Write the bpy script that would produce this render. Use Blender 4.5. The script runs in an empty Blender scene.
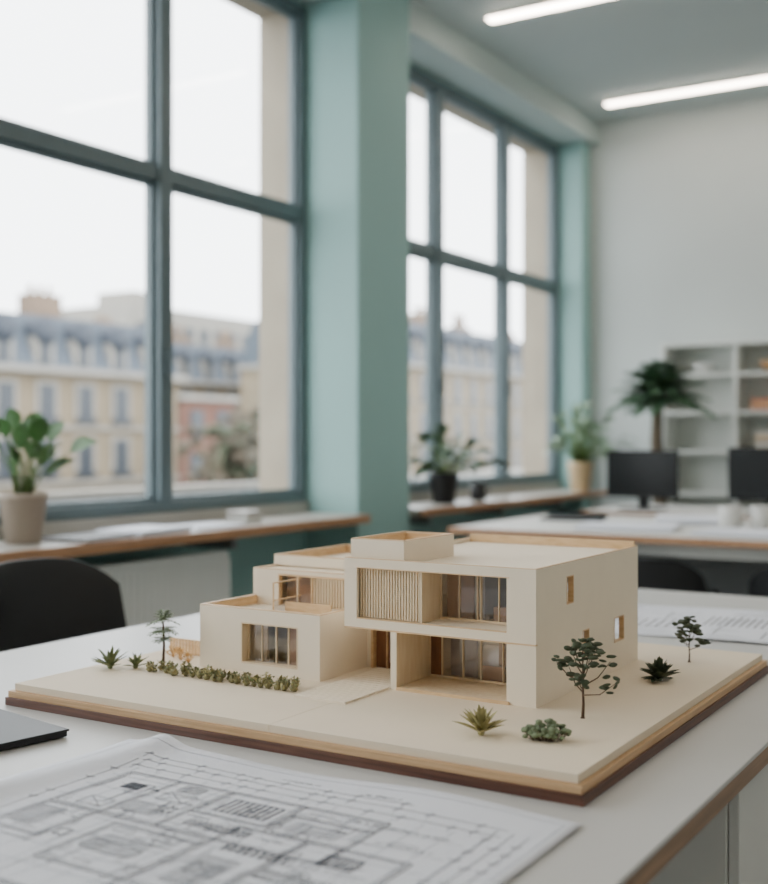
import bpy, math, random
from mathutils import Vector, Matrix
random.seed(7)
S=bpy.context.scene
S.view_settings.view_transform='AgX'
S.view_settings.look='AgX - Base Contrast'
S.view_settings.exposure=0.88

# ------------------------------------------------------------ materials
def lin(c):
    c=c/255.0
    return c/12.92 if c<=0.04045 else ((c+0.055)/1.055)**2.4
def rgb(r,g,b): return (lin(r),lin(g),lin(b),1)
def mat(name,col,rough=0.6,metal=0,noise=0.06,scale=8,bump=0.0,bscale=200,spec=0.5,emit=None,trans=0):
    m=bpy.data.materials.new(name); m.use_nodes=True
    nt=m.node_tree; N=nt.nodes; L=nt.links
    p=N['Principled BSDF']
    p.inputs['Roughness'].default_value=rough
    p.inputs['Metallic'].default_value=metal
    p.inputs['Specular IOR Level'].default_value=spec
    if trans: p.inputs['Transmission Weight'].default_value=trans
    tc=N.new('ShaderNodeTexCoord')
    n=N.new('ShaderNodeTexNoise'); n.inputs['Scale'].default_value=scale; n.inputs['Detail'].default_value=4
    L.new(tc.outputs['Object'],n.inputs['Vector'])
    r=N.new('ShaderNodeValToRGB')
    r.color_ramp.elements[0].position=0.3; r.color_ramp.elements[1].position=0.7
    r.color_ramp.elements[0].color=tuple(max(0,c*(1-noise)) for c in col[:3])+(1,)
    r.color_ramp.elements[1].color=tuple(min(1,c*(1+noise)) for c in col[:3])+(1,)
    L.new(n.outputs['Fac'],r.inputs['Fac']); L.new(r.outputs['Color'],p.inputs['Base Color'])
    if bump:
        n2=N.new('ShaderNodeTexNoise'); n2.inputs['Scale'].default_value=bscale; n2.inputs['Detail'].default_value=3
        L.new(tc.outputs['Object'],n2.inputs['Vector'])
        b=N.new('ShaderNodeBump'); b.inputs['Strength'].default_value=bump; b.inputs['Distance'].default_value=0.001
        L.new(n2.outputs['Fac'],b.inputs['Height']); L.new(b.outputs['Normal'],p.inputs['Normal'])
    if emit:
        p.inputs['Emission Color'].default_value=emit[0]; p.inputs['Emission Strength'].default_value=emit[1]
    return m
def wood(name,c1,c2,scale=(3,40,40),rough=0.5):
    m=bpy.data.materials.new(name); m.use_nodes=True
    nt=m.node_tree; N=nt.nodes; L=nt.links
    p=N['Principled BSDF']; p.inputs['Roughness'].default_value=rough
    tc=N.new('ShaderNodeTexCoord'); mp=N.new('ShaderNodeMapping'); mp.inputs['Scale'].default_value=scale
    n=N.new('ShaderNodeTexNoise'); n.inputs['Scale'].default_value=2; n.inputs['Detail'].default_value=6
    r=N.new('ShaderNodeValToRGB'); r.color_ramp.elements[0].position=0.3; r.color_ramp.elements[1].position=0.7
    r.color_ramp.elements[0].color=c1; r.color_ramp.elements[1].color=c2
    L.new(tc.outputs['Object'],mp.inputs['Vector']); L.new(mp.outputs['Vector'],n.inputs['Vector'])
    L.new(n.outputs['Fac'],r.inputs['Fac']); L.new(r.outputs['Color'],p.inputs['Base Color'])
    return m
def glassmat(name,tint,refl=0.08):
    m=bpy.data.materials.new(name); m.use_nodes=True
    nt=m.node_tree; N=nt.nodes; L=nt.links
    N.remove(N['Principled BSDF'])
    t=N.new('ShaderNodeBsdfTransparent'); t.inputs['Color'].default_value=tint
    g=N.new('ShaderNodeBsdfGlossy'); g.inputs['Roughness'].default_value=0.02
    mx=N.new('ShaderNodeMixShader'); mx.inputs[0].default_value=refl
    L.new(t.outputs[0],mx.inputs[1]); L.new(g.outputs[0],mx.inputs[2]); L.new(mx.outputs[0],N['Material Output'].inputs['Surface'])
    return m

M_wall=mat('wall_paint_grey',rgb(190,197,195),0.8,noise=0.02,scale=2)
M_shelf=mat('shelf_paint',rgb(216,219,214),0.7,noise=0.02,scale=2)
M_teal=mat('teal_paint',rgb(140,176,173),0.7,noise=0.03,scale=2)
M_teal2=mat('teal_paint_pale',rgb(176,190,188),0.7,noise=0.03,scale=2)
M_ceil=mat('ceiling_paint',rgb(180,190,190),0.8,noise=0.02,scale=1)
M_floor=mat('floor_concrete',rgb(165,165,162),0.45,noise=0.08,scale=3)
M_frame=mat('window_frame_paint',rgb(90,106,111),0.45,noise=0.04)
M_stone=mat('lime_stone',rgb(160,148,130),0.9,noise=0.08,scale=4)
M_glass=glassmat('window_glass',(0.97,0.98,0.98,1),0.04)
M_counter=mat('counter_top',rgb(166,162,154),0.35,noise=0.04,scale=5)
M_cedge=wood('counter_wood',rgb(150,110,80),rgb(180,138,102),(30,3,30))
M_table=mat('table_laminate',rgb(188,188,186),0.38,noise=0.02,scale=4,bump=0.05,bscale=300)
M_tedge=wood('table_edge_ply',rgb(120,94,74),rgb(158,124,96),(30,3,60))
M_metal=mat('grey_metal',rgb(130,133,135),0.4,metal=0.3,noise=0.03)
M_white=mat('white_laminate',rgb(204,204,200),0.5,noise=0.02)
M_black=mat('black_plastic',rgb(22,23,26),0.5,noise=0.1)
M_screen=mat('monitor_black',rgb(8,9,11),0.25,noise=0.1)
M_paper=mat('paper',rgb(218,221,229),0.8,noise=0.015,scale=6)
M_ink=mat('ink',rgb(42,47,60),0.8,noise=0.1)
M_ink2=mat('ink_pale',rgb(122,128,142),0.8,noise=0.1)
M_board=mat('museum_board',rgb(243,229,207),0.75,noise=0.012,scale=30,bump=0.08,bscale=900)
M_boardb=mat('base_board_white',rgb(230,215,191),0.75,noise=0.015,scale=12,bump=0.1,bscale=600)
M_bass=wood('basswood',rgb(212,176,130),rgb(230,198,154),(20,20,90))
M_slat=wood('basswood_pale',rgb(226,202,166),rgb(238,219,188),(60,60,10))
M_ply=wood('ply_layer',rgb(186,148,106),rgb(214,178,136),(4,4,200))
M_walnut=wood('walnut',rgb(74,44,34),rgb(110,72,56),(5,5,120),0.4)
M_door=wood('model_door_walnut',rgb(106,66,42),rgb(138,92,60),(50,50,10))
M_int=mat('model_interior_brown',rgb(202,158,124),0.7,noise=0.1,scale=20)
M_int2=mat('model_interior_grey',rgb(178,168,168),0.5,noise=0.1,scale=20)
M_mglass=glassmat('model_glass',(0.92,0.92,0.94,1),0.10)
M_tree=mat('mini_leaf_dark',rgb(70,80,58),0.7,noise=0.25,scale=60)
M_trunk=mat('mini_trunk',rgb(88,66,50),0.8,noise=0.15,scale=60)
M_olive=mat('mini_leaf_olive',rgb(170,162,112),0.7,noise=0.15,scale=60)
M_green=mat('mini_leaf_green',rgb(122,132,92),0.7,noise=0.2,scale=60)
M_sage=mat('mini_leaf_sage',rgb(116,130,98),0.7,noise=0.2,scale=60)
M_hedge=mat('mini_hedge',rgb(138,132,94),0.85,noise=0.25,scale=80)
M_tan=mat('mini_tan_shrub',rgb(212,170,112),0.8,noise=0.15,scale=60)
M_leaf=mat('leaf_green',rgb(76,116,64),0.4,noise=0.2,scale=15)
M_leafd=mat('leaf_dark',rgb(56,82,58),0.45,noise=0.2,scale=15)
M_leafp=mat('leaf_pale',rgb(122,146,120),0.5,noise=0.15,scale=15)
M_palm=mat('leaf_palm',rgb(72,104,76),0.5,noise=0.2,scale=10)
M_stem=mat('stem',rgb(92,116,62),0.6,noise=0.1)
M_bark=mat('bark',rgb(94,82,66),0.9,noise=0.2,scale=30)
M_pot=mat('pot_taupe',rgb(166,152,138),0.6,noise=0.03)
M_pottan=mat('pot_tan',rgb(204,178,138),0.6,noise=0.04)
M_soil=mat('soil',rgb(60,48,40),0.95,noise=0.2,scale=60)
M_rad=mat('radiator_paint',rgb(224,228,226),0.45,noise=0.02)
M_light=mat('lamp_diffuser',rgb(255,250,240),0.5,emit=((1,0.86,0.72,1),13.0))
M_slate=mat('slate_roof',rgb(64,72,82),0.7,noise=0.1,scale=1)
M_slated=mat('slate_dark',rgb(48,54,64),0.7,noise=0.1,scale=1)
M_fac=mat('facade_stone',rgb(120,107,87),0.9,noise=0.1,scale=0.5)
M_facw=mat('facade_white',rgb(138,134,126),0.9,noise=0.05,scale=0.5)
M_facwin=mat('facade_window',rgb(44,49,56),0.4,noise=0.1,scale=1)
M_chim=mat('chimney',rgb(116,98,82),0.9,noise=0.1,scale=1)
M_red=mat('brick_red',rgb(104,72,60),0.9,noise=0.1,scale=1)
M_street=mat('street',rgb(100,102,105),0.9,noise=0.08,scale=0.3)
M_btree=mat('bare_tree',rgb(72,64,52),0.95,noise=0.3,scale=2)
M_btree2=mat('bare_tree_green',rgb(64,70,52),0.95,noise=0.3,scale=2)
M_terr=mat('terrace_grey',rgb(104,114,122),0.6,noise=0.03)
M_orange=mat('terracotta',rgb(190,110,80),0.7,noise=0.05)
M_woodbowl=wood('bowl_wood',rgb(150,110,70),rgb(190,150,105))

# ------------------------------------------------------------ mesh builder
class MB:
    def __init__(s): s.v=[];s.f=[];s.m=[];s.sm=[];s.mats=[]
    def mi(s,m):
        if m not in s.mats: s.mats.append(m)
        return s.mats.index(m)
    def add(s,vs,fs,m,smooth=False):
        o=len(s.v); s.v+= [tuple(v) for v in vs]; i=s.mi(m)
        for f in fs: s.f.append([a+o for a in f]); s.m.append(i); s.sm.append(smooth)
    def box(s,x0,x1,y0,y1,z0,z1,m):
        if x0>x1:x0,x1=x1,x0
        if y0>y1:y0,y1=y1,y0
        if z0>z1:z0,z1=z1,z0
        s.add([(x0,y0,z0),(x1,y0,z0),(x1,y1,z0),(x0,y1,z0),(x0,y0,z1),(x1,y0,z1),(x1,y1,z1),(x0,y1,z1)],
              [(0,3,2,1),(4,5,6,7),(0,1,5,4),(1,2,6,5),(2,3,7,6),(3,0,4,7)],m)
    def tube(s,pts,rad,m,n=7,caps=True):
        pts=[Vector(p) for p in pts]; vs=[];fs=[]
        for i,p in enumerate(pts):
            a=pts[max(0,i-1)]; b=pts[min(len(pts)-1,i+1)]
            d=(b-a).normalized()
            u=d.cross(Vector((0.31,0.95,0.05)));
            if u.length<0.1: u=d.cross(Vector((1,0,0)))
            u.normalize(); w=d.cross(u)
            r=rad[i] if isinstance(rad,(list,tuple)) else rad
            for k in range(n):
                t=2*math.pi*k/n; vs.append(p+u*r*math.cos(t)+w*r*math.sin(t))
        for i in range(len(pts)-1):
            for k in range(n):
                k2=(k+1)%n; fs.append((i*n+k,i*n+k2,(i+1)*n+k2,(i+1)*n+k))
        if caps:
            fs.append(tuple(range(n))[::-1]); fs.append(tuple((len(pts)-1)*n+k for k in range(n)))
        s.add(vs,fs,m,True)
    def lathe(s,prof,c,m,n=28):
        vs=[];fs=[]
        for r,z in prof:
            for k in range(n):
                t=2*math.pi*k/n; vs.append((c[0]+r*math.cos(t),c[1]+r*math.sin(t),c[2]+z))
        for i in range(len(prof)-1):
            for k in range(n):
                k2=(k+1)%n; fs.append((i*n+k,i*n+k2,(i+1)*n+k2,(i+1)*n+k))
        fs.append(tuple(range(n))[::-1]); fs.append(tuple((len(prof)-1)*n+k for k in range(n)))
        s.add(vs,fs,m,True)
    def leaf(s,base,d,L,W,droop,m,seg=6,roll=0,fold=0.18):
        base=Vector(base); d=Vector(d).normalized(); up=Vector((0,0,1))
        side=d.cross(up)
        if side.length<0.05: side=Vector((1,0,0))
        side.normalize()
        side=Matrix.Rotation(roll,3,d)@side
        nrm=side.cross(d)
        vs=[];fs=[]
        for i in range(seg+1):
            t=i/seg
            c=base+d*L*t+Vector((0,0,-droop*L*t*t))
            w=W*0.5*max(0.03,math.sin(math.pi*min(1,(t*0.94+0.03)**0.8)))
            vs+= [c+side*w+nrm*w*fold*2, c, c-side*w+nrm*w*fold*2]
        for i in range(seg):
            a=i*3; fs+=[(a,a+1,a+4,a+3),(a+1,a+2,a+5,a+4)]
        s.add(vs,fs,m,True)
    def blob(s,c,r,m,sx=1,sy=1,sz=1,jit=0.15,nu=8,nv=5,rot=None):
        vs=[];fs=[];c=Vector(c)
        R=rot or Matrix.Identity(3)
        vs.append(c+R@Vector((0,0,r*sz)))
        for j in range(1,nv):
            ph=math.pi*j/nv
            for k in range(nu):
                t=2*math.pi*k/nu; q=r*(1+random.uniform(-jit,jit))
                vs.append(c+R@Vector((q*sx*math.sin(ph)*math.cos(t),q*sy*math.sin(ph)*math.sin(t),q*sz*math.cos(ph))))
        vs.append(c+R@Vector((0,0,-r*sz)))
        for k in range(nu): fs.append((0,1+k,1+(k+1)%nu))
        for j in range(nv-2):
            for k in range(nu):
                a=1+j*nu; b=a+nu; fs.append((a+k,b+k,b+(k+1)%nu,a+(k+1)%nu))
        e=len(vs)-1; a=1+(nv-2)*nu
        for k in range(nu): fs.append((a+k,e,a+(k+1)%nu))
        s.add(vs,fs,m,True)
    def wall(s,axis,p0,p1,u0,u1,z0,z1,holes,m):
        us=sorted(set([u0,u1]+[h[0] for h in holes]+[h[1] for h in holes]))
        for a,b in zip(us[:-1],us[1:]):
            mid=(a+b)/2
            cuts=sorted([(h[2],h[3]) for h in holes if h[0]<mid<h[1]])
            z=z0
            segs=[]
            for c0,c1 in cuts:
                if c0>z: segs.append((z,c0))
                z=c1
            if z<z1: segs.append((z,z1))
            for q0,q1 in segs:
                if axis=='x': s.box(p0,p1,a,b,q0,q1,m)
                else: s.box(a,b,p0,p1,q0,q1,m)
    def rim(s,x0,x1,y0,y1,z0,z1,t,m):
        s.box(x0,x1,y0,y0+t,z0,z1,m); s.box(x0,x1,y1-t,y1,z0,z1,m)
        s.box(x0,x0+t,y0+t,y1-t,z0,z1,m); s.box(x1-t,x1,y0+t,y1-t,z0,z1,m)
    def done(s,name,loc=(0,0,0),rot=0,bevel=0,parent=None,seg=2):
        me=bpy.data.meshes.new(name); me.from_pydata(s.v,[],s.f)
        for m in s.mats: me.materials.append(m)
        me.polygons.foreach_set('material_index',s.m); me.polygons.foreach_set('use_smooth',s.sm)
        me.update()
        o=bpy.data.objects.new(name,me); S.collection.objects.link(o)
        o.location=loc; o.rotation_euler=(0,0,rot)
        if bevel:
            b=o.modifiers.new('bevel','BEVEL'); b.width=bevel; b.segments=seg; b.limit_method='ANGLE'; b.angle_limit=math.radians(50)
        if parent: o.parent=parent
        return o

# ------------------------------------------------------------ room shell
XW=-3.26; YB=7.85; ZC=3.43
XR=3.2; YF=-2.6
b=MB(); b.box(XW-0.27,XR+0.1,YF-0.1,YB+0.1,-0.1,0,M_floor); b.done('floor')
b=MB(); b.box(XW-0.27,XR+0.1,YF-0.1,YB+0.1,ZC,ZC+0.15,M_ceil); b.done('ceiling')
b=MB(); b.box(XW,XR+0.1,YB,YB+0.1,0,ZC,M_wall); b.done('wall_back')
b=MB(); b.box(XR,XR+0.1,YF,YB,0,ZC,M_wall); b.done('wall_right')
b=MB(); b.box(XW,XR+0.1,YF-0.1,YF,0,ZC,M_wall); b.done('wall_front')
WZ0,WZ1=0.85,3.25
wins=[(-1.9,1.2),(1.62,4.56),(5.06,7.68)]
holes=[(a,c,WZ0,WZ1) for a,c in wins]
b=MB(); b.wall('x',XW-0.04,XW,YF,YB,0,ZC,holes,M_teal)
b.wall('x',XW-0.27,XW-0.0401,YF,YB,-0.0,ZC,holes,M_stone); b.done('wall_left')
for i,(y0,y1,x1) in enumerate([(4.57,5.055,-2.95),(1.21,1.61,-2.95),(7.69,7.845,-3.07)]):
    b=MB(); b.box(XW,x1,y0,y1,0,ZC,M_teal); b.done('trim_pillar_%d'%(i+1),bevel=0.006)
b=MB(); b.box(XW,-3.0,5.057,YB,3.27,ZC,M_teal2); b.done('trim_beam_1')
b=MB(); b.box(XW,-3.0,1.612,4.568,3.27,ZC,M_teal2); b.done('trim_beam_2')
b=MB(); b.box(-2.6,XR,YB-0.015,YB,0,0.1,M_white); b.done('baseboard_back')

def window(name,y0,y1,mull,z0=WZ0,z1=WZ1,zt=2.24):
    e=bpy.data.objects.new(name,None); S.collection.objects.link(e)
    b=MB(); xa,xb=XW-0.06,XW+0.015
    fw=0.048
    b.box(xa,xb,y0,y0+fw,z0,z1,M_frame); b.box(xa,xb,y1-fw,y1,z0,z1,M_frame)
    b.box(xa,xb,y0+fw,y1-fw,z0,z0+fw,M_frame); b.box(xa,xb,y0+fw,y1-fw,z1-fw,z1,M_frame)
    ys=[y0+fw]
    for m in mull:
        b.box(xa,xb+0.012,m-0.038,m+0.038,z0+fw,z1-fw,M_frame); ys+= [m-0.038,m+0.038]
    ys.append(y1-fw)
    for a,c in zip(ys[0::2],ys[1::2]):
        b.box(xa,xb,a,c,zt-0.03,zt+0.03,M_frame)
        for q0,q1 in ((z0+fw,zt-0.03),(zt+0.03,z1-fw)):
            xs0,xs1=xa+0.015,xb-0.02
            b.box(xs0,xs1,a,a+0.018,q0,q1,M_frame); b.box(xs0,xs1,c-0.018,c,q0,q1,M_frame)
            b.box(xs0,xs1,a+0.018,c-0.018,q0,q0+0.018,M_frame); b.box(xs0,xs1,a+0.018,c-0.018,q1-0.018,q1,M_frame)
    for m in mull:
        b.box(xb+0.012,xb+0.03,m-0.012,m+0.012,1.42,1.52,M_frame)
    b.done('frame',parent=e,bevel=0.004)
    g=MB(); g.box(XW-0.03,XW-0.025,y0+0.03,y1-0.03,z0+0.03,z1-0.03,M_glass); g.done('glass_pane',parent=e)
window('window_1',1.62,4.56,[2.58,3.56])
window('window_2',5.06,7.68,[5.905,6.81])
window('window_3',-1.9,1.2,[-0.87,0.17])
def counter(name,y0,y1):
    b=MB(); b.box(XW,-2.895,y0,y1,0.765,0.80,M_counter); b.box(-2.895,-2.875,y0,y1,0.762,0.80,M_cedge)
    b.box(XW,XW+0.03,y0,y1,0.80,0.85,M_counter)
    y=y0+0.3
    while y<y1-0.1:
        b.box(XW,-3.0,y-0.015,y+0.015,0.70,0.765,M_metal); y+=0.9
    b.done(name,bevel=0.003)
counter('window_sill_counter',1.615,4.565)
counter('window_sill_counter',5.06,7.685)
def radiator(y0,y1):
    b=MB(); o=0.15
    b.box(XW+o+0.06,XW+o+0.12,y0,y1,0.14,0.70,M_rad)
    y=y0+0.015
    while y<y1-0.02:
        b.box(XW+o+0.12,XW+o+0.126,y,y+0.030,0.17,0.67,M_rad); y+=0.036
    b.box(XW+0.03,XW+o+0.06,y0+0.2,y0+0.24,0.3,0.6,M_rad); b.box(XW+0.03,XW+o+0.06,y1-0.24,y1-0.2,0.3,0.6,M_rad)
    b.box(XW+o+0.08,XW+o+0.11,y0+0.1,y0+0.13,0,0.14,M_rad); b.box(XW+o+0.08,XW+o+0.11,y1-0.13,y1-0.1,0,0.14,M_rad)
    b.done('radiator',bevel=0.003)
radiator(2.0,3.66)
for (x0,x1,y) in [(-2.75,-0.6,5.55),(-2.77,-0.6,7.36),(-2.75,-0.6,3.4),(-2.75,-0.6,1.2),(-2.75,-0.6,-1.0),(0.2,2.4,5.55),(0.2,2.4,3.4),(0.2,2.4,1.2),(0.2,2.4,-1.0)]:  # leading pair are the visible lamps; the rest are unseen strips added for fill
    b=MB(); b.box(x0,x1,y-0.035,y+0.035,ZC-0.025,ZC,M_white); b.box(x0+0.004,x1-0.004,y-0.032,y+0.032,ZC-0.035,ZC-0.025,M_light)
    b.done('linear_ceiling_lamp_and_fill')

# ------------------------------------------------------------ main table
TX0,TX1,TY0,TY1,TZ=-1.752,-0.363,0.25,3.0,0.75
b=MB(); b.box(TX0,TX1,TY0,TY1,TZ-0.006,TZ,M_table); b.box(TX0+0.001,TX1-0.001,TY0+0.001,TY1-0.001,TZ-0.03,TZ-0.006,M_tedge)
for y in (0.35,2.85):
    for x in (TX0+0.02,TX1-0.07):
        b.box(x,x+0.05,y,y+0.05,0,TZ-0.03,M_white)
    b.box(TX0+0.07,TX1-0.07,y+0.005,y+0.045,TZ-0.10,TZ-0.03,M_white)
b.done('work_table',bevel=0.0015)
b=MB(); b.box(-1.0,-0.40,1.50,2.50,0.06,0.718,M_white); b.box(-0.98,-0.42,1.53,2.47,0.0,0.06,M_metal)
b.box(-0.399,-0.385,1.502,1.998,0.065,0.715,M_white); b.box(-0.399,-0.385,2.002,2.498,0.065,0.715,M_white)
b.done('storage_cabinet',bevel=0.002)

# ------------------------------------------------------------ model base
z=TZ
BX0,BX1,BY0,BY1=-1.396,-0.470,1.180,2.035
b=MB()
b.box(BX0,BX1,BY0,BY1,z,z+0.012,M_walnut)
b.box(BX0+.003,BX1-.003,BY0+.003,BY1-.003,z+0.012,z+0.0215,M_ply)
b.box(BX0+.010,-0.9058,BY0+.010,BY1-.010,z+0.0215,z+0.032,M_boardb)
b.box(-0.9052,BX1-.010,BY0+.010,BY1-.010,z+0.0215,z+0.032,M_boardb)
b.box(-0.91,-0.90,BY0+.02,BY1-.02,z+0.022,z+0.0312,M_boardb)
b.done('model_base_board',bevel=0.0005)
G=0.782
# ------------------------------------------------------------ house
b=MB(); t=0.007
W=M_board
x0,x1,y0,y1=-0.962,-0.647,1.452,1.868
H=[(1.560,1.586,0.911,0.952),(1.622,1.648,0.824,0.865),(1.756,1.800,0.826,0.866)]
b.wall('x',x1-t,x1,y0+t,y1,G,0.966,H,W)
for (a,c,p,q) in H:
    e=0.0015
    b.box(x1-t-0.001,x1+0.0006,a,a+e,p,q,M_bass); b.box(x1-t-0.001,x1+0.0006,c-e,c,p,q,M_bass)
    b.box(x1-t-0.001,x1+0.0006,a+e,c-e,p,p+e,M_bass); b.box(x1-t-0.001,x1+0.0006,a+e,c-e,q-e,q,M_bass)
b.box(x1-0.011,x1-0.009,1.556,1.582,0.908,0.955,M_slat)
b.box(x1-0.011,x1-0.009,1.616,1.634,0.820,0.868,M_slat)
b.wall('y',y1-t,y1,x0,x1-t,G,0.966,[(-0.93,-0.657,0.79,0.864),(-0.93,-0.66,0.886,0.955)],W)
b.wall('x',x0,x0+t,y0+t,y1-t,0.882,0.959,[],W)
b.box(x0,x1,y0,y0+t,0.959,0.966,W)
b.box(x0,x1-t,y0+t,y1-t,0.959,0.966,W)
b.box(x0,x1,y0,y0+0.004,0.966,0.972,W); b.box(x1-0.004,x1,y0+0.004,y1,0.966,0.972,W); b.box(x0,x0+0.004,y0+0.004,y1,0.966,0.972,W)
b.rim(x0,x1,y0,y1,0.972,0.9730,0.004,M_bass)
b.box(x0+0.0041,x1-0.0041,y1-0.009,y1-0.0041,0.966,0.980,M_bass)
b.box(x0,x0+0.022,y0,y0+t,0.882,0.959,W)
b.box(x0,x1,y0,y0+t,0.869,0.882,W); b.box(x0,x1-t,y0+t,y1-t,0.869,0.882,W)
b.box(x0+0.001,x1-0.001,y0-0.0006,y0+0.01,0.8668,0.8690,M_bass)
b.box(x0+0.022,-0.692,y0-0.0004,y0+0.004,0.8818,0.8832,M_bass)
b.box(x0+0.022,-0.688,y0-0.0004,y0+0.004,0.9578,0.9592,M_bass)
b.box(-0.686,x1,y0,y0+t,G,0.8668,W); b.box(-0.686,x1,y0,y0+t,0.882,0.959,W)
b.box(-0.692,-0.6861,y0+0.001,1.58,G,0.8668,W); b.box(-0.692,-0.6861,y0+0.001,1.56,0.882,0.959,W)
# slatted screen
b.box(x0+0.022,-0.836,1.468,1.471,0.882,0.959,M_slat)
xx=-0.939
while xx<-0.838:
    b.box(xx,xx+0.0027,1.461,1.468,0.8835,0.9575,M_slat); xx+=0.0048
b.box(-0.836,-0.832,1.461,1.517,0.882,0.959,M_slat)
# upper glazing
yg=1.517
for xm,w in [(-0.831,0.002),(-0.800,0.0015),(-0.770,0.0018),(-0.7645,0.0018),(-0.735,0.0015),(-0.712,0.0018),(-0.6945,0.002)]:
    b.box(xm,xm+w,yg-0.002,yg+0.002,0.882,0.959,M_slat)
b.box(-0.831,-0.692,yg-0.0018,yg+0.0018,0.882,0.885,M_slat); b.box(-0.831,-0.692,yg-0.0018,yg+0.0018,0.9565,0.959,M_slat)
b.box(-0.829,-0.693,yg,yg+0.001,0.885,0.9565,M_mglass)
b.box(-0.83,-0.785,1.535,1.539,0.882,0.959,M_int); b.box(-0.775,-0.70,1.62,1.624,0.882,0.925,M_int2)
b.box(-0.767,-0.764,1.53,1.66,0.882,0.959,M_int2)
b.box(-0.75,-0.71,1.530,1.545,0.882,0.903,M_int)
# lower recess
b.box(-0.880,-0.871,y0,1.70,G,0.8668,W)
b.box(-0.8709,-0.8699,y0,1.555,G,0.8668,M_slat)
b.box(-0.869,-0.693,y0,1.80,G,G+0.004,M_slat); b.box(-0.869,-0.687,y0-0.003,y0-0.0001,G,G+0.0045,M_bass)
yg=1.552
b.box(-0.867,-0.848,yg-0.0015,yg+0.0015,G+0.006,0.863,M_door)
for xm,w in [(-0.869,0.002),(-0.848,0.002),(-0.812,0.0015),(-0.782,0.002),(-0.745,0.0015),(-0.716,0.002),(-0.695,0.002)]:
    b.box(xm,xm+w,yg-0.0025,yg+0.0025,G+0.004,0.8668,M_slat)
b.box(-0.868,-0.693,yg-0.002,yg+0.002,G+0.004,G+0.007,M_slat); b.box(-0.868,-0.693,yg-0.002,yg+0.002,0.8635,0.8667,M_slat)
b.box(-0.846,-0.693,yg,yg+0.001,G+0.007,0.8635,M_mglass)
b.box(-0.845,-0.80,1.575,1.579,G+0.004,0.8665,M_int2); b.box(-0.775,-0.74,1.60,1.604,G+0.004,0.85,M_int)
b.box(-0.795,-0.73,1.575,1.592,G+0.004,G+0.022,M_slat); b.box(-0.79,-0.75,1.565,1.568,G+0.004,G+0.026,M_int)
# entry
lx0,lx1,ly0=-1.236,-0.999,1.44
b.wall('y',1.575,1.582,lx1,-0.88,G,0.869,[(-0.988,-0.935,G,0.852)],W)
b.box(-0.988,-0.935,1.583,1.587,G,0.852,M_door)
b.box(-0.990,-0.986,1.572,1.583,G,0.852,M_bass); b.box(-0.937,-0.933,1.572,1.583,G,0.852,M_bass); b.box(-0.990,-0.933,1.572,1.583,0.852,0.856,M_bass)
b.box(-0.966,-0.964,1.58,1.583,G,0.852,M_bass); b.box(-0.96,-0.942,1.5815,1.583,G+0.01,0.842,M_int2)
# left single storey block
HX=[(-1.150,-1.041,0.797,0.860)]
b.wall('y',ly0,ly0+t,lx0,lx1,G,0.882,HX,W)
b.box(lx0,lx0+t,ly0+t,y1,G,0.882,W); b.box(lx1-t,lx1,ly0+t,1.60,G,0.882,W)
b.box(lx0+t,lx1-t,ly0+t,1.579,0.862,0.868,M_boardb)
b.box(lx0,lx1,ly0,ly0+t,0.882,0.8832,M_bass); b.box(lx0,lx0+t,ly0+t,1.579,0.882,0.8832,M_bass); b.box(lx1-t,lx1,ly0+t,1.579,0.882,0.8832,M_bass)
b.box(lx0+t,lx1-t,ly0+t,ly0+t+0.002,0.868,0.882,M_bass); b.box(lx0+t,lx0+t+0.002,ly0+t+.002,1.579,0.868,0.882,M_bass); b.box(lx1-t-0.002,lx1-t,ly0+t+.002,1.579,0.868,0.882,M_bass)
wx0,wx1,wz0,wz1=HX[0]
b.box(wx0-0.001,wx0+0.001,ly0-0.0006,ly0+0.02,wz0,wz1,M_slat); b.box(wx1-0.001,wx1+0.001,ly0-0.0006,ly0+0.02,wz0,wz1,M_slat)
b.box(wx0,wx1,ly0-0.0006,ly0+0.02,wz0-0.001,wz0+0.001,M_slat); b.box(wx0,wx1,ly0-0.0006,ly0+0.02,wz1-0.001,wz1+0.001,M_slat)
for xm,w in [(-1.1485,0.002),(-1.122,0.0015),(-1.094,0.002),(-1.070,0.002),(-1.044,0.002)]:
    b.box(xm,xm+w,ly0+0.015,ly0+0.0185,wz0+.0012,wz1-.0012,M_slat)
b.box(wx0+.002,wx1-.002,ly0+0.016,ly0+0.017,wz0+.001,wz1-.001,M_mglass)
b.box(-1.085,wx1+0.03,ly0+0.035,ly0+0.039,G+.003,0.862,M_int); b.box(-1.2,-1.120,ly0+0.028,ly0+0.032,G+.003,0.862,M_slat)
b.box(lx0+t,lx1-t,ly0+t,1.6,G,G+0.003,M_slat)
b.wall('y',1.70,1.705,lx0+t,lx1,G,0.866,[(-1.2,-1.02,0.80,0.86)],W)
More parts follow.
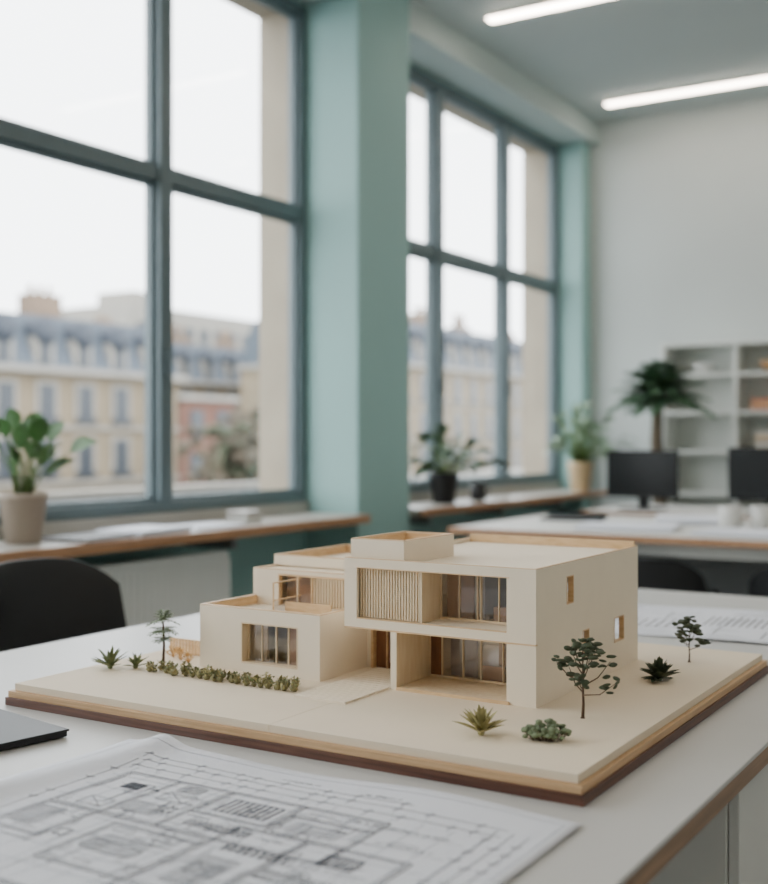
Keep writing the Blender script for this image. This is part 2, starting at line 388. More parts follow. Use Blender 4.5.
# rear upper block B
b.wall('y',1.58,1.587,lx0,x0,0.866,0.928,[(-1.180,-0.975,0.869,0.920)],W)
b.box(lx0,lx0+t,1.587,y1,0.8821,0.928,W); b.box(lx0+t,x0,y1-t,y1,G,0.928,W)
b.box(lx0+t,x0,1.587,y1-t,0.920,0.926,W)
b.rim(lx0,x0,1.58,y1,0.928,0.9295,0.004,M_bass)
b.box(-1.11,-0.975,1.586,1.589,0.869,0.920,M_slat)
xx=-1.109
while xx<-0.978:
    b.box(xx,xx+0.003,1.580,1.586,0.8695,0.9195,M_slat); xx+=0.0056
b.box(-1.178,-1.112,1.587,1.588,0.869,0.920,M_mglass); b.box(-1.178,-1.11,1.600,1.604,0.869,0.92,M_int)
b.box(-1.146,-1.144,1.584,1.588,0.869,0.920,M_slat)
b.box(-1.181,-1.179,1.578,1.588,0.868,0.921,M_bass); b.box(-1.113,-1.110,1.578,1.588,0.868,0.921,M_bass); b.box(-1.181,-0.974,1.5785,1.5815,0.919,0.922,M_bass)
b.box(-1.134,-1.132,1.50,1.502,0.868,0.918,M_bass); b.box(-1.134,-1.132,1.502,1.578,0.916,0.918,M_bass); b.box(-1.134,-1.132,1.502,1.578,0.888,0.8895,M_bass)
b.box(-1.1335,-1.1325,1.503,1.578,0.868,0.888,M_mglass)
b.box(-1.131,-1.04,1.53,1.532,0.868,0.884,M_bass)
# block C
b.rim(lx0,x0,1.64,y1,0.9296,0.946,0.006,W); b.rim(lx0-0.0003,x0,1.6397,y1+.0003,0.946,0.9474,0.0066,M_bass)
b.rim(lx0+0.006,x0-0.0061,1.646,y1-0.006,0.93,0.9455,0.0015,M_bass)
b.box(lx0+0.006,x0-.006,1.646,y1-0.006,0.926,0.932,W)
# rooftop box
qx0,qx1,qy0,qy1=-0.957,-0.864,1.463,1.620
b.rim(qx0,qx1,qy0,qy1,0.966,1.0,0.005,W); b.rim(qx0,qx1,qy0,qy1,1.0,1.0012,0.0052,M_bass)
b.rim(qx0+0.005,qx1-0.005,qy0+0.005,qy1-0.005,0.98,0.9995,0.0015,M_bass)
b.box(qx0+0.005,qx1-0.005,qy0+0.005,qy1-0.005,0.966,0.986,W)
# entrance deck
yy=1.335
while yy<1.560:
    b.box(-0.972,-0.883,yy,yy+0.0105,G,G+0.003,M_board); yy+=0.013
b.done('architectural_house_model',bevel=0)

# fence
b=MB()
xx=-1.36
while xx<-1.25:
    b.box(xx,xx+0.004,1.505,1.508,G,G+0.024,M_bass); xx+=0.007
b.box(-1.362,-1.245,1.504,1.509,G+0.024,G+0.026,M_bass); b.box(-1.362,-1.245,1.504,1.509,G+0.002,G+0.004,M_bass)
b.done('miniature_fence')

# ------------------------------------------------------------ miniature plants
def rdir(el0,el1,az=None):
    az=random.uniform(0,2*math.pi) if az is None else az
    el=math.radians(random.uniform(el0,el1))
    return Vector((math.cos(az)*math.cos(el),math.sin(az)*math.cos(el),math.sin(el)))
def mini_tree(x,y,h,spread,m,n=9,leafr=0.0055,name='miniature_tree',nl=7):
    b=MB(); th=h*0.36
    b.lathe([(0.002+h*0.015,0),(0.002+h*0.01,0.001)],(0,0,0),M_trunk,10)
    b.tube([(0,0,0),(h*0.01,0,th*0.5),(0,h*0.01,th),(0,0,h*0.75)],[h*0.024,h*0.018,h*0.015,h*0.006],M_trunk,6)
    for i in range(n):
        z0=th*0.8+ (h*0.74-th*0.8)*i/n
        az=i*2.4+random.uniform(-.3,.3); el=15+55*i/n
        d=rdir(el-8,el+8,az); L=spread*(1.0-0.40*i/n)*random.uniform(0.85,1.1)
        p0=Vector((0,0,z0)); p1=p0+d*L*0.5; p2=p1+(d+Vector((0,0,0.6))).normalized()*L*0.55
        if p2.z>h: p2.z=h
        b.tube([p0,p1,p2],[h*0.010,h*0.008,h*0.004],M_trunk,5)
        for k in range(nl):
            t=0.25+0.8*k/(nl-1); q=p1.lerp(p2,t)
            R=Matrix.Rotation(random.uniform(0,6.28),3,'Z')@Matrix.Rotation(random.uniform(-1,1),3,'X')
            q=q+rdir(-30,50,k*2.4)*leafr*1.25
            b.blob(q,leafr*random.uniform(0.8,1.15),m,1.0,0.68,0.3,0.03,10,4,R)
    return b.done(name,(x,y,G))
mini_tree(-0.572,1.434,0.105,0.050,M_tree,12,0.0068,nl=7)
mini_tree(-0.566,1.888,0.070,0.034,M_tree,8,0.0068,nl=6)
def mini_agave(x,y,h,n,m,w=0.006,name='miniature_agave',el=(15,85)):
    b=MB()
    b.blob((0,0,0.003),0.005,m,1,1,0.7)
    for i in range(n):
        d=rdir(el[0],el[1],i*2.4)
        b.leaf((0,0,0.002),d,h*random.uniform(0.85,1.1),w,0.1,m,5,0,0.25)
    return b.done(name,(x,y,G))
mini_agave(-0.647,1.2855,0.038,32,M_olive,0.0100)
mini_agave(-1.345,1.348,0.038,30,M_green,0.0075)
mini_agave(-1.312,1.371,0.026,18,M_green,0.007)
mini_agave(-0.561,1.716,0.036,46,M_tree,0.013,'miniature_spiky_shrub',(0,88))
# little palm on the left
b=MB(); h=0.088
b.tube([(0,0,0),(0.002,0,h*0.4),(0,0,h*.82)],[0.0026,0.0020,0.0013],M_trunk,6)
b.lathe([(0.006,0),(0.004,0.0015)],(0,0,0),M_trunk,10)
for (zz,L,n,e0,e1) in [(h*.86,0.022,20,-5,80),(h*.66,0.020,13,0,35),(h*.48,0.015,8,5,40)]:
    for k in range(n):
        d=rdir(e0,e1,k*2.4)
        pts=[Vector((0,0,zz))+d*L*q+Vector((0,0,-0.35*L*q*q)) for q in (0,.25,.5,.75,1)]
        b.tube(pts,[0.0006,0.0005,0.0005,0.0004,0.0003],M_sage,4)
        sd=d.cross(Vector((0,0,1))).normalized()
        for q in range(1,5):
            for s_ in (-1,1): b.leaf(pts[q],(sd*s_+d*0.7),0.0085,0.0042,0.3,M_sage,3)
b.done('miniature_palm',(-1.285,1.406,G))
b=MB()
for i in range(75):
    a=random.uniform(0,6.28); r=random.uniform(0,1)**0.6
    px,py=0.035*r*math.cos(a)*0.9+0.0,0.031*r*math.sin(a)*0.6
    hz=random.uniform(0.006,0.028*(1-r*0.5))
    b.tube([(px*0.6,py*0.6,0),(px,py,hz)],0.0005,M_trunk,4)
    b.blob((px,py,hz),random.uniform(0.003,0.0046),M_sage,1,1,0.75,0.06,8,5)
b.done('miniature_shrub',(-0.5665,1.3075,G),0.5)
# hedge rows
b=MB()
for row,(xa,xb,yy) in enumerate([(-1.275,-0.990,1.362),(-1.265,-1.005,1.381)]):
    n=20
    for i in range(n):
        cx=xa+(xb-xa)*i/(n-1)+random.uniform(-.004,.004); cy=yy+random.uniform(-.004,.004); R=random.uniform(0.0065,0.011)
        b.blob((cx,cy,R*0.5),R*0.6,M_hedge,1,1,0.85,0.2)
        for k in range(24):
            d=rdir(-5,88); q=Vector((cx,cy,R*0.5))+d*R*random.uniform(.5,1.0)
            b.leaf(q,rdir(0,80),0.0058,0.0036,0.1,random.choice([M_hedge,M_olive,M_green]),3)
b.done('miniature_hedge',(0,0,G))
b=MB()
for (cx,cy,hh) in [(-1.325,1.475,0.022),(-1.295,1.46,0.020),(-1.27,1.452,0.016)]:
    for k in range(22):
        d=rdir(20,88); q=Vector((cx,cy,0.002))+d*hh*random.uniform(.5,.9)
        if q.x>-1.243: q.x=-1.243
        b.tube([(cx,cy,0),q],0.0004,M_tan,4); b.leaf(q,rdir(0,80),0.006,0.004,.1,M_tan,3)
b.done('miniature_autumn_shrub',(0,0,G))

# ------------------------------------------------------------ blueprints
def sheet(name,x0,x1,y0,y1,zb,hf,draw,rot=0,loc=None,nx=60,ny=50):
    b=MB(); vs=[];fs=[]
    for j in range(ny+1):
        for i in range(nx+1):
            x=x0+(x1-x0)*i/nx; y=y0+(y1-y0)*j/ny
            vs.append((x,y,zb+hf(x,y)))
    for j in range(ny):
        for i in range(nx):
            a=j*(nx+1)+i; fs.append((a,a+1,a+nx+2,a+nx+1))
    n0=len(vs)
    vs2=[(v[0],v[1],v[2]-0.0004) for v in vs]; fs2=[tuple(reversed([q+n0 for q in f])) for f in fs]
    edge=[]
    ring=[i for i in range(nx+1)]+[ (j+1)*(nx+1)-1 for j in range(1,ny+1)]+[ny*(nx+1)+i for i in range(nx-1,-1,-1)]+[j*(nx+1) for j in range(ny-1,0,-1)]
    for a,c in zip(ring,ring[1:]+ring[:1]): edge.append((a,a+n0,c+n0,c))
    b.add(vs+vs2,fs+fs2+edge,M_paper,True)
    def line(xa,ya,xb,yb,w=0.0010,m=M_ink):
        w*=1.15
        d=Vector((xb-xa,yb-ya)); L=d.length
        if L<1e-6: return
        n=Vector((-d.y,d.x))/L*w/2; k=max(1,int(L/0.012)); vv=[];ff=[]
        for i in range(k+1):
            p=Vector((xa,ya))+d*i/k
            for s_ in (1,-1):
                q=p+n*s_; vv.append((q.x,q.y,zb+hf(q.x,q.y)+0.0005))
        for i in range(k): ff.append((2*i+1,2*i+3,2*i+2,2*i))
        b.add(vv,ff,m)
    draw(line)
    return b.done(name,loc or (0,0,0),rot)
def hf(x,y):
    c=0.017*math.exp(-((x+1.035-0.12*(y-1.0))/0.028)**2)*(0.45+0.55*math.sin((y-0.4)*5.5)**2)
    c+=0.003*(1+math.sin(x*17+y*5))*max(0,min(1,(y-1.02)/0.1))
    c+=0.0012*(1+math.sin(x*9+1)*math.cos(y*11))
    return c+0.0006
def rect(line,a,c,d,e,w=0.0009,m=M_ink):
    line(a,c,d,c,w,m); line(a,e,d,e,w,m); line(a,c,a,e,w,m); line(d,c,d,e,w,m)
def text(line,x,y,L,h=0.006,m=M_ink):
    q=x
    while q<x+L:
        hh=h*random.uniform(.4,1)
        line(q,y,q+random.uniform(-.001,.002),y+hh,0.0007,m)
        if random.random()<.6: line(q,y+hh*random.random(),q+0.003,y+hh*random.random(),0.0007,m)
        q+=random.choice([0.0028,0.0035,0.006])
def hatch(line,a,c,d,e,p=0.005,w=0.0008,m=M_ink):
    q=a
    while q<=d:
        line(q,c,q,e,w,m); q+=p
def plan(line):
    R=random.Random(3)
    for yy,xa,xb in [(1.070,-1.0,-0.62),(1.055,-0.99,-0.50),(1.036,-0.99,-0.50),(0.60,-0.98,-0.5)]:
        line(xa,yy,xb,yy,0.0007)
        q=xa
        while q<xb:
            line(q-0.004,yy-0.004,q+0.004,yy+0.004,0.001); line(q,yy-0.012,q,yy+0.006,0.0006,M_ink2); q+=R.choice([0.025,0.04,0.06])
    for xx in (-0.475,-0.492,-0.51,-1.0):
        line(xx,0.62,xx,1.05,0.0007); q=0.64
        while q<1.04:
            line(xx-0.004,q-0.004,xx+0.004,q+0.004,0.001); line(xx-0.008,q,xx+.004,q,0.0006); q+=R.choice([0.025,0.04,0.06])
    for i in range(14):
        xx=-0.98+i*0.036; line(xx,0.62,xx,1.03,0.0005,M_ink2)
    for i in range(9):
        yy=0.66+i*0.042; line(-0.99,yy,-0.52,yy,0.0005,M_ink2)
    for (a,c,d,e) in [(-0.975,0.885,-0.615,1.015),(-0.975,0.70,-0.745,0.885),(-0.745,0.76,-0.54,0.93),(-0.90,0.885,-0.82,1.015),(-0.715,0.93,-0.615,0.985),(-0.66,0.80,-0.54,0.93),(-0.86,0.76,-0.745,0.87),(-0.975,0.80,-0.90,0.885),(-0.82,0.94,-0.72,1.015)]:
        rect(line,a,c,d,e,0.0015); rect(line,a+0.005,c+0.005,d-0.005,e-0.005,0.0009)
    for (a,c,d,e,p,w) in [(-0.945,0.962,-0.920,0.983,0.0016,0.0012),(-0.89,0.905,-0.845,0.935,0.005,0.0008),(-0.80,0.955,-0.735,0.995,0.008,0.0024),(-0.80,0.905,-0.72,0.92,0.007,0.0020),(-0.72,0.870,-0.64,0.884,0.009,0.0028),(-0.65,0.83,-0.56,0.85,0.008,0.0014),(-0.84,0.80,-0.78,0.84,0.006,0.0010),(-0.88,0.985,-0.85,1.005,0.005,0.0012),(-0.70,0.945,-0.64,0.97,0.006,0.0009),(-0.965,0.82,-0.93,0.87,0.005,0.0009),(-0.72,0.78,-0.68,0.85,0.005,0.0009),(-0.62,0.885,-0.58,0.91,0.006,0.0014)]:
        hatch(line,a,c,d,e,p,w); rect(line,a,c,d,e)
    for (cx,cy) in [(-0.862,0.965),(-0.70,0.82),(-0.93,0.91),(-0.78,0.86),(-0.60,0.90),(-0.76,0.97)]:
        s=R.uniform(.012,.02)
        line(cx-s,cy-s*.7,cx+s,cy+s*.7,.0007); line(cx-s,cy+s*.7,cx+s,cy-s*.7,.0007); rect(line,cx-s,cy-s*.7,cx+s,cy+s*.7,.0008)
    for i in range(70):
        xa=R.uniform(-0.97,-0.58); ya=R.uniform(0.74,1.01)
        if R.random()<.5: line(xa,ya,xa+R.uniform(.01,.06),ya,0.0008)
        else: line(xa,ya,xa,ya-R.uniform(.01,.05),0.0008)
    for i in range(20):
        a=R.uniform(-.96,-.6); c=R.uniform(.75,.99); rect(line,a,c,a+R.uniform(.01,.03),c+R.uniform(.008,.02),0.0008)
    for i in range(12):
        cx=R.uniform(-.95,-.6); cy=R.uniform(.75,.99); r=0.016; p=None
        for k in range(8):
            a=k/7*math.pi/2; q=(cx+r*math.cos(a),cy+r*math.sin(a))
            if p: line(p[0],p[1],q[0],q[1],0.0007)
            p=q
        line(cx,cy,cx,cy+r,0.001)
    text(line,-0.80,1.080,0.05,0.006); text(line,-0.69,1.075,0.05,0.006); text(line,-0.66,1.0,0.12,0.008); text(line,-0.60,0.96,0.06)
    for i in range(22): text(line,R.uniform(-.97,-.6),R.uniform(.72,1.0),R.uniform(.012,.035),0.005)
    rect(line,-1.065,0.47,-0.46,1.103,0.0007,M_ink2)
blue=sheet('blueprint_drawing',-1.083,-0.447,0.42,1.12,TZ+0.0012,hf,plan,0)
def plan2(line):
    for i in range(10):
        a=random.uniform(-1.0,-.7); c=random.uniform(.5,.75); line(a,c,a+.15,c,0.001)
sheet('blueprint_drawing',-1.14,-0.56,0.38,0.90,TZ,lambda x,y:0.0006,plan2,0)
def plan3(line):
    rect(line,-0.26,-0.2,0.26,0.2,0.0015); hatch(line,-0.2,-0.1,0.0,0.0,0.02,0.003); hatch(line,0.05,-0.05,0.2,0.08,0.015,0.0025)
    for i in range(14): 
        a=random.uniform(-.24,.1); c=random.uniform(-.18,.18); line(a,c,a+random.uniform(.05,.15),c,0.002); 
    for i in range(12):
        a=random.uniform(-.24,.24); c=random.uniform(-.18,.05); line(a,c,a,c+random.uniform(.05,.12),0.002)
    for i in range(8): text(line,random.uniform(-.24,.15),random.uniform(-.18,.17),.07,0.008)
sheet('blueprint_drawing',-0.29,0.29,-0.22,0.22,0.0,lambda x,y:0.0006+0.002*(1+math.sin(x*12)),plan3,0.08,(-0.76,2.50,TZ),30,20)
sheet('blueprint_drawing',-0.2,0.2,-0.16,0.16,0.0,lambda x,y:0.0006+0.001*(1+math.sin(x*9)),plan3,-0.12,(-1.36,2.72,TZ+0.0),20,15)

# closed laptop
b=MB(); b.box(-0.26,0,-0.18,0,0.0015,0.0085,M_black); b.box(-0.262,0.002,-0.182,0.002,0.0085,0.0115,M_black)
b.box(-0.25,-0.01,-0.17,-0.01,0,0.0015,M_black); b.done('closed_laptop',(-1.172,1.095,TZ),-0.17,bevel=0.0025,seg=3)

# ------------------------------------------------------------ chairs
def shell_chair(x,y,rot,bh=0.40,bz=0.47):
    b=MB()
    vs=[];fs=[];nu,nv=20,10
    for side in (0,1):
        for j in range(nv+1):
            v=j/nv; zz=bz+bh*v
            for i in range(nu+1):
                u=-1+2*i/nu
                hw=0.245*(1-0.10*v)
                zt=zz-0.075*(abs(u)**4)*v
                dep=0.11*u*u -0.05*v
                off=0.012*side
                vs.append((u*hw, -0.20+dep-0.0-off, zt))
    n1=(nu+1)*(nv+1)
    for j in range(nv):
        for i in range(nu):
            a=j*(nu+1)+i; fs.append((a,a+1,a+nu+2,a+nu+1)); fs.append((n1+a,n1+a+nu+1,n1+a+nu+2,n1+a+1))
    ring=[i for i in range(nu+1)]+[(j+1)*(nu+1)-1 for j in range(1,nv+1)]+[nv*(nu+1)+i for i in range(nu-1,-1,-1)]+[j*(nu+1) for j in range(nv-1,0,-1)]
    for a,c in zip(ring,ring[1:]+ring[:1]): fs.append((a,a+n1,c+n1,c))
    b.add(vs,fs,M_black,True)
    b.box(-0.22,0.22,-0.20,0.22,0.43,0.475,M_black)
    for sx in (-1,1):
        for sy in (-1,1):
            b.tube([(sx*0.16,sy*0.15,0.43),(sx*0.21,sy*0.21,0.0)],[0.013,0.009],M_black,8)
    return b.done('desk_chair',(x,y,0),rot,bevel=0.004)
shell_chair(-1.99,1.95,-math.pi/2,0.385)
shell_chair(-1.62,4.95,0.1,0.19,0.46); shell_chair(-0.95,4.9,-0.1,0.19,0.46)
def office_chair(x,y,rot):
    b=MB()
    b.box(-0.23,0.23,-0.22,0.22,0.44,0.50,M_black)
    b.box(-0.21,0.21,-0.27,-0.235,0.56,0.98,M_black); b.box(-0.03,0.03,-0.26,-0.22,0.42,0.6,M_black)
    b.tube([(0,0,0.44),(0,0,0.1)],0.025,M_metal,10)
    for k in range(5):
        a=k*2*math.pi/5; b.tube([(0,0,0.11),(0.27*math.cos(a),0.27*math.sin(a),0.07)],[0.022,0.014],M_black,6)
        b.blob((0.27*math.cos(a),0.27*math.sin(a),0.03),0.03,M_black,1,1,1,0)
    for sx in (-1,1):
        b.box(sx*0.25-0.02,sx*0.25+0.02,-0.12,0.12,0.66,0.685,M_black); b.box(sx*0.25-0.012,sx*0.25+0.012,-0.02,0.02,0.46,0.66,M_black)
    return b.done('office_chair',(x,y,0),rot,bevel=0.012)
office_chair(-1.30,7.21,math.pi)

# ------------------------------------------------------------ rear desks
def desk(x0,x1,y0,y1,name='office_desk',top=M_white):
    b=MB(); b.box(x0,x1,y0,y1,0.728,0.75,top); b.box(x0,x1,y0-0.012,y0,0.72,0.75,M_cedge); b.box(x0-0.012,x0,y0-0.012,y1,0.72,0.75,M_cedge)
    for x in (x0+0.05,x1-0.1):
        for y in (y0+0.08,y1-0.13): b.box(x,x+0.05,y,y+0.05,0,0.728,M_white)
    b.box(x0+0.1,x1-0.1,y0+0.09,y0+0.12,0.66,0.728,M_white)
    b.box(x0+0.1,x1-0.1,y1-0.12,y1-0.1,0.3,0.728,M_metal)
    b.done(name,bevel=0.003)
desk(-2.5,-0.3,4.66,5.85)
desk(-2.45,-0.3,6.15,6.95)
def monitor(x,y,z,w=0.53,h=0.31,rot=0):
    b=MB(); b.box(-w/2,w/2,-0.012,0.012,0.07,0.07+h,M_black); b.box(-w/2+0.008,w/2-0.008,-0.0135,-0.012,0.08,0.07+h-0.008,M_screen)
    b.box(-w*0.3,w*0.3,0.012,0.04,0.12,0.2,M_black); b.box(-0.03,0.03,0.02,0.04,0.0,0.2,M_black); b.box(-0.12,0.12,-0.07,0.09,0,0.01,M_black)
    b.done('computer_monitor',(x,y,z),rot,bevel=0.003)
monitor(-2.19,6.4,0.75,0.42,0.27)
monitor(-1.47,6.4,0.75,0.46,0.29)
def stack(x,y,z,w,d,n,rot,name='paper_stack',m=M_paper):
    b=MB()
    for i in range(n):
        q=random.uniform(-.01,.01); b.box(-w/2+q,w/2+q,-d/2+q,d/2+q,i*0.0035,i*0.0035+0.0036,m)
    b.done(name,(x,y,z),rot)
stack(-1.78,5.0,0.75,0.42,0.3,5,0.2); stack(-1.22,4.95,0.75,0.4,0.32,4,-0.1); stack(-1.65,5.5,0.75,0.3,0.36,8,0.3)
stack(-0.85,5.45,0.75,0.42,0.3,6,0.9)
b=MB(); b.box(-0.15,0.15,-0.1,0.1,0,0.014,M_black); b.box(-0.15,0.15,0.09,0.1,0.014,0.03,M_black); b.done('laptop',(-2.2,5.4,0.75),0.2,bevel=0.003)
def mug(x,y,z,r=0.04,h=0.095,m=M_white,name='coffee_mug'):
    b=MB(); b.lathe([(r*0.85,0),(r,0.01),(r,h),(r*0.9,h),(r*0.88,0.012),(0.001,0.012)],(0,0,0),m,24)
    b.tube([(r*0.95,0,h*.8),(r*1.5,0,h*.75),(r*1.6,0,h*.45),(r*0.95,0,h*.25)],0.005,m,6); b.done(name,(x,y,z))
mug(-1.40,5.3,0.75,0.05,0.1); mug(-1.27,5.34,0.75,0.045,0.1); mug(-1.15,5.65,0.75,0.04,0.09)
mug(-3.02,5.96,0.80,0.045,0.10,M_black)
b=MB()
for i in range(5): b.tube([(0,i*0.033,0.016),(0.4,i*0.033+0.01,0.016)],0.016,M_paper,10)
b.done('rolled_drawings',(-0.92,4.8,0.75),0.1)
stack(-3.02,3.20,0.80,0.22,0.28,6,0.1); stack(-3.03,3.55,0.80,0.2,0.26,3,-0.1)
b=MB(); b.box(-0.10,0.10,-0.13,0.13,0,0.003,M_black); b.box(-0.098,0.098,-0.128,0.128,0.003,0.012,M_paper); b.box(-0.10,0.10,-0.13,0.13,0.012,0.015,M_black); b.box(-0.10,-0.097,-0.13,0.13,0.003,0.012,M_black); b.done('notebook',(-3.0,2.90,0.80),0.1)
b=MB(); b.box(-0.05,0.05,-0.06,0.06,0,0.035,M_white); b.box(-0.053,0.053,-0.063,0.063,0.035,0.05,M_counter); b.done('small_storage_box',(-3.05,3.84,0.80),0.1,bevel=0.002)

# ------------------------------------------------------------ shelves at the back
b=MB(); sx0,sx1,sy0,sy1=-2.46,-0.4,7.56,7.84; sz1=1.80
b.box(sx0,sx1,sy1-0.015,sy1,0,sz1,M_shelf)
for x in (sx0,-1.98,-1.45,-0.92,sx1-0.025): b.box(x,x+0.025,sy0,sy1-0.015,0,sz1,M_shelf)
for zz in (0.05,0.42,0.78,1.06,1.32,1.57,sz1-0.025): b.box(sx0+0.025,sx1-0.025,sy0+0.003,sy1-0.016,zz,zz+0.022,M_shelf)
b.done('shelving_unit')
def bowl(x,y,z,r,m):
    b=MB(); b.lathe([(r*.4,0),(r*.8,r*.35),(r,r*.8),(r*.94,r*.8),(r*.7,r*.35),(0.002,r*.15)],(0,0,0),m,20); b.done('decorative_bowl',(x,y,z))
bowl(-1.75,7.68,1.592,0.09,M_woodbowl); bowl(-2.2,7.68,1.592,0.08,M_white)
b=MB(); q=0
for i in range(11):
    w=random.uniform(.02,.04); hh=random.uniform(.13,.2); b.box(q,q+w-0.001,0,0.15,0,hh,random.choice([M_orange,M_white,M_pot,M_terr])); q+=w
b.done('row_of_books',(-1.40,7.64,1.342))
b=MB(); 
for i in range(3): b.box(0,0.22-0.01*i,0,0.16,i*0.025,i*0.025+0.0251,[M_orange,M_pottan,M_orange,M_pottan][i])
b.done('book_stack',(-1.88,7.62,1.342))
b=MB(); 
for i in range(5): b.box(0,0.24-0.01*i,0,0.18,i*0.025,i*0.025+0.0251,[M_pottan,M_white,M_pot,M_pottan,M_white][i])
b.done('book_stack',(-1.85,7.62,1.082))

# ------------------------------------------------------------ potted plants
def pot(b,r,h,m):
    b.lathe([(r*0.68,0),(r*0.72,0.004),(r*0.96,h*0.86),(r*1.0,h*0.88),(r*1.0,h),(r*0.9,h),(r*0.88,h*0.88),(0.001,h*0.87)],(0,0,0),m,32)
    b.lathe([(r*0.87,h*0.86),(r*0.87,h*0.885),(0.001,h*0.90)],(0,0,0),M_soil,20)
b=MB(); pot(b,0.082,0.172,M_pot)
for i in range(22):
    az=i*2.4+0.3; el=38+45*((i*37)%22)/22
    d=rdir(el-6,el+6,az)
    if d.x<0: d.x*=0.1
    L=random.uniform(0.08,0.21)
    p0=Vector((0.02*math.cos(az),0.02*math.sin(az),0.145)); p1=p0+Vector((d.x*0.5,d.y*0.5,d.z+.2)).normalized()*L*0.6; p2=p1+d*L*0.6
    b.tube([p0,p1,p2],[0.004,0.003,0.002],M_stem,6)
    b.leaf(p2,(d+Vector((0,0,0.1))).normalized(),random.uniform(0.11,0.15),random.uniform(0.055,0.07),0.35,M_leaf,8,random.uniform(-1.0,1.0),0.12)
b.done('potted_plant',(-3.08,2.68,0.80))
b=MB(); pot(b,0.085,0.17,M_black)
for i in range(52):
    az=i*2.4; el=random.uniform(10,85); d=rdir(el,el+5,az)
    if d.x<0: d.x*=0.1
    d.y*=1.4
    L=random.uniform(0.08,0.25)
    p0=Vector((0.02*math.cos(az),0.02*math.sin(az),0.15)); p2=p0+d*L
    b.tube([p0,p0.lerp(p2,.5)+Vector((0,0,0.01)),p2],[0.003,0.0025,0.002],M_stem,5)
    b.leaf(p2,d,random.uniform(0.11,0.17),random.uniform(0.045,0.06),0.5,M_leafd,6,random.uniform(-.8,.8),0.12)
b.done('potted_plant',(-3.05,5.60,0.80))
b=MB(); pot(b,0.085,0.20,M_pottan)
for i in range(80):
    az=i*2.4; el=random.uniform(15,85); d=rdir(el,el+5,az); L=random.uniform(0.14,0.38)
    if d.y>0: d.y*=0.4
    if d.x<0: d.x*=0.35
    p0=Vector((0.02*math.cos(az),0.02*math.sin(az),0.18)); p2=p0+d*L
    b.tube([p0,p0.lerp(p2,.5)+Vector((0,0,0.015)),p2],[0.003,0.0025,0.002],M_stem,5)
    b.leaf(p2,d,random.uniform(0.11,0.18),random.uniform(0.055,0.075),0.7,M_leafp,6,random.uniform(-1,1),0.12)
b.done('potted_plant',(-2.96,7.38,0.80))
b=MB(); pot(b,0.19,0.38,M_pot)
b.tube([(0,0,0.33),(0.01,0.01,0.8),(-0.01,0,1.15),(0,0,1.44)],[0.05,0.045,0.038,0.03],M_bark,10)
for i in range(34):
    az=i*2.4; el=-5+90*i/34; d=rdir(el-4,el+4,az); L=random.uniform(0.25,0.31)
    if d.y>0: d.y*=0.5
    p=[Vector((0,0,1.42))+d*L*t+Vector((0,0,-0.30*L*t*t)) for t in [k/6 for k in range(7)]]
    b.tube(p,[0.006,0.005,0.004,0.004,0.003,0.002,0.001],M_stem,5)
    for k in range(1,7):
        sd=d.cross(Vector((0,0,1))).normalized()
        for s_ in (-1,1):
            b.leaf(p[k],(sd*s_*0.8+d*0.8+Vector((0,0,-0.1))).normalized(),0.14*(1.15-0.1*k),0.055,0.35,M_palm,4)
b.done('potted_palm',(-2.32,7.08,0),0)

# ------------------------------------------------------------ exterior
b=MB(); b.box(-160,XW-0.30,-60,260,-10.2,-10,M_street); b.done('ground')
b=MB(); b.box(-5.3,-5.2,-5,30,-0.3,0.80,M_terr); b.box(-5.35,-5.15,-5,30,0.80,0.84,M_facw); b.box(-5.2,XW-0.28,-5,30,-0.4,-0.3,M_terr)
b.box(-5.2,-5.0,-5,30,-10,-0.4,M_stone)
b.done('terrace_parapet')
def mansard(name,xf,depth,y0,y1,zc,zr,pitch,fh,fac=M_fac):
    b=MB(); zb=-10
    b.box(xf-depth,xf,y0,y1,zb,zc,fac)
    b.box(xf-depth-0.3,xf+0.7,y0-0.3,y1+0.3,zc,zc+0.35,M_facw)
    vs=[(xf,y0,zc+.35),(xf,y1,zc+.35),(xf-depth,y1,zc+.35),(xf-depth,y0,zc+.35),(xf-1.4,y0,zr),(xf-1.4,y1,zr),(xf-depth+1.4,y1,zr),(xf-depth+1.4,y0,zr)]
    b.add(vs,[(0,1,5,4),(1,2,6,5),(2,3,7,6),(3,0,4,7),(4,5,6,7)],M_slate)
    y=y0+pitch*0.5
    rr=(zr-zc)
    while y<y1-pitch*0.3:
        b.box(xf-1.6,xf-0.1,y-0.7,y+0.7,zc+.35,zc+rr*0.68,M_facw)
        b.box(xf-0.1,xf-0.02,y-0.4,y+0.4,zc+.55,zc+rr*0.58,M_facwin)
        b.tube([(xf-1.8,y,zc+rr*0.68),(xf+0.0,y,zc+rr*0.68)],0.78,M_slated,12)
        z=zc-fh
        while z>zb+0.5:
            b.box(xf,xf+0.10,y-0.8,y+0.8,z+0.3,z+fh*0.86,M_facw)
            b.box(xf+0.10,xf+0.14,y-0.55,y+0.55,z+0.35,z+fh*0.80,M_facwin)
            b.box(xf+0.14,xf+0.3,y-0.8,y+0.8,z+0.3,z+0.6,M_facwin)
            z-=fh
        y+=pitch
    z=zc-fh
    while z>zb: b.box(xf,xf+0.25,y0,y1,z-0.05,z+0.15,M_facw); z-=fh
    y=y0+4
    while y<y1:
        w=random.uniform(1.5,3); b.box(xf-4.5,xf-3.2,y,y+w,zr-1,zr+random.uniform(0.8,1.6),M_chim)
        for k in range(3): b.tube([(xf-3.8,y+0.3+k*w/3,zr+0.6),(xf-3.8,y+0.3+k*w/3,zr+2.1)],0.18,M_chim,8)
        y+=random.uniform(7,11)
    b.done(name)
mansard('apartment_building',-50,14,6,56,4.9,8.3,2.9,3.1)
mansard('apartment_building',-50,14,80,150,7.4,11.6,3.2,3.2)
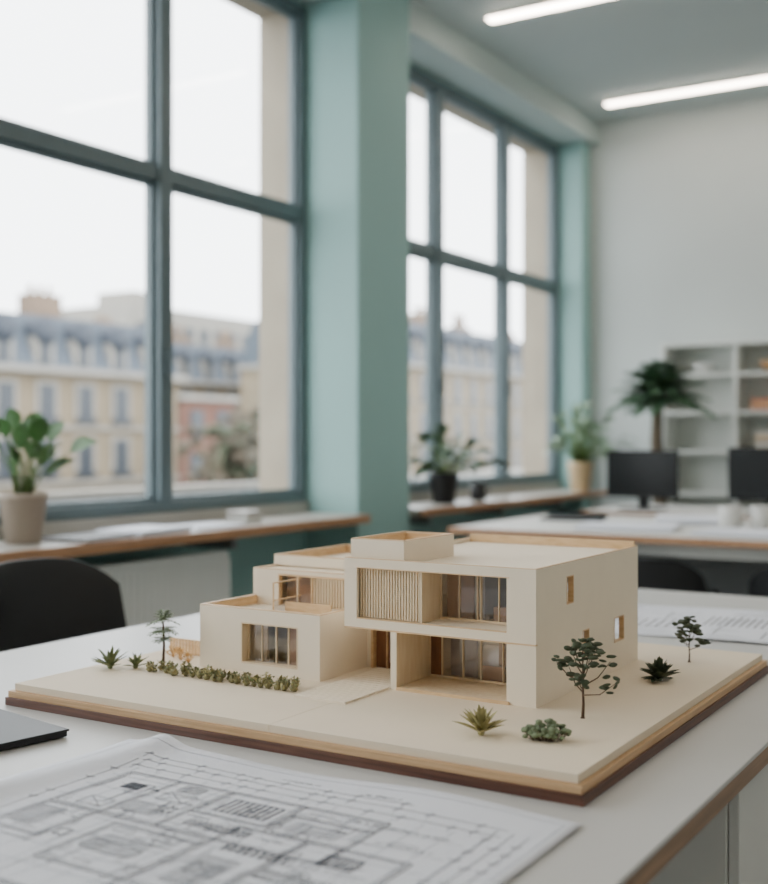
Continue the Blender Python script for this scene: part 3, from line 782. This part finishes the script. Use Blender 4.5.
mansard('apartment_building',-72,14,70,120,6.4,10.3,3.4,3.2)
b=MB(); b.box(-112,-95,98,125,-10,17,M_facw)
for j in range(7):
    for i in range(9): b.box(-95,-94.9,99.5+i*2.8,101+i*2.8,-6+j*3.2,-4.2+j*3.2,M_facwin)
b.box(-106,-100,104,110,17,19.5,M_facw); b.done('modern_building')
b=MB(); b.box(-62,-55,62,68,-10,4.0,M_red); b.box(-62.3,-54.7,61.7,68.3,4.0,4.4,M_facw)
for j in range(4):
    for i in range(2): b.box(-55,-54.9,63.0+i*2.9,64.4+i*2.9,-8+j*3.1,-6+j*3.1,M_facwin)
b.done('brick_building')
def street_tree(x,y,h,r):
    b=MB(); b.tube([(0,0,0),(0.1,0,h*.5),(0,0,h*.9)],[0.3,0.22,0.1],M_bark,7)
    for i in range(22):
        d=rdir(5,85); p=Vector((0,0,h*.45)); b.tube([p,p+d*r*0.7+Vector((0,0,h*.1)),p+d*r+Vector((0,0,h*.25))],[0.12,0.07,0.03],M_bark,5)
    for i in range(240):
        d=rdir(-40,88); b.blob(Vector((0,0,h*.72))+d*r*random.uniform(.2,1.0),r*random.uniform(.05,.11),random.choice([M_btree,M_btree,M_btree2]),1,1,.8,.35,6,4)
    b.done('street_tree',(x,y,-10))
for (x,y,h,r) in [(-38,47,12,3.8),(-36,53,11.5,3.6),(-40,59,13,4.2),(-34,62,11,3.4),(-42,55,13,3.8)]: street_tree(x,y,h,r)

# ------------------------------------------------------------ light & world
w=bpy.data.worlds.new('World'); S.world=w; w.use_nodes=True
nt=w.node_tree; N=nt.nodes; L=nt.links
bg=N['Background']; bg.inputs['Strength'].default_value=4.3
tc=N.new('ShaderNodeTexCoord'); nz=N.new('ShaderNodeTexNoise'); nz.inputs['Scale'].default_value=1.6
cr=N.new('ShaderNodeValToRGB'); cr.color_ramp.elements[0].color=(0.86,0.90,0.94,1); cr.color_ramp.elements[1].color=(0.96,0.98,1.0,1)
L.new(tc.outputs['Generated'],nz.inputs['Vector']); L.new(nz.outputs['Fac'],cr.inputs['Fac']); L.new(cr.outputs['Color'],bg.inputs['Color'])
for (a,c) in wins:
    ld=bpy.data.lights.new('portal','AREA'); ld.shape='RECTANGLE'; ld.size=WZ1-WZ0; ld.size_y=c-a
    ld.cycles.is_portal=True
    o=bpy.data.objects.new('window_daylight_portal',ld); S.collection.objects.link(o)
    o.location=(XW-0.29,(a+c)/2,(WZ0+WZ1)/2); o.rotation_euler=(0,-math.pi/2,0)

# ------------------------------------------------------------ camera
cd=bpy.data.cameras.new('camera'); cam=bpy.data.objects.new('camera',cd); S.collection.objects.link(cam)
cam.location=(0,0,1.15); cam.rotation_euler=(math.pi/2,0,math.radians(31.55))
cd.sensor_fit='HORIZONTAL'; cd.sensor_width=36; cd.lens=53.9; cd.shift_y=-0.0026
cd.dof.use_dof=True; cd.dof.focus_distance=1.62; cd.dof.aperture_fstop=3.3
cd.clip_start=0.05; cd.clip_end=600
S.camera=cam
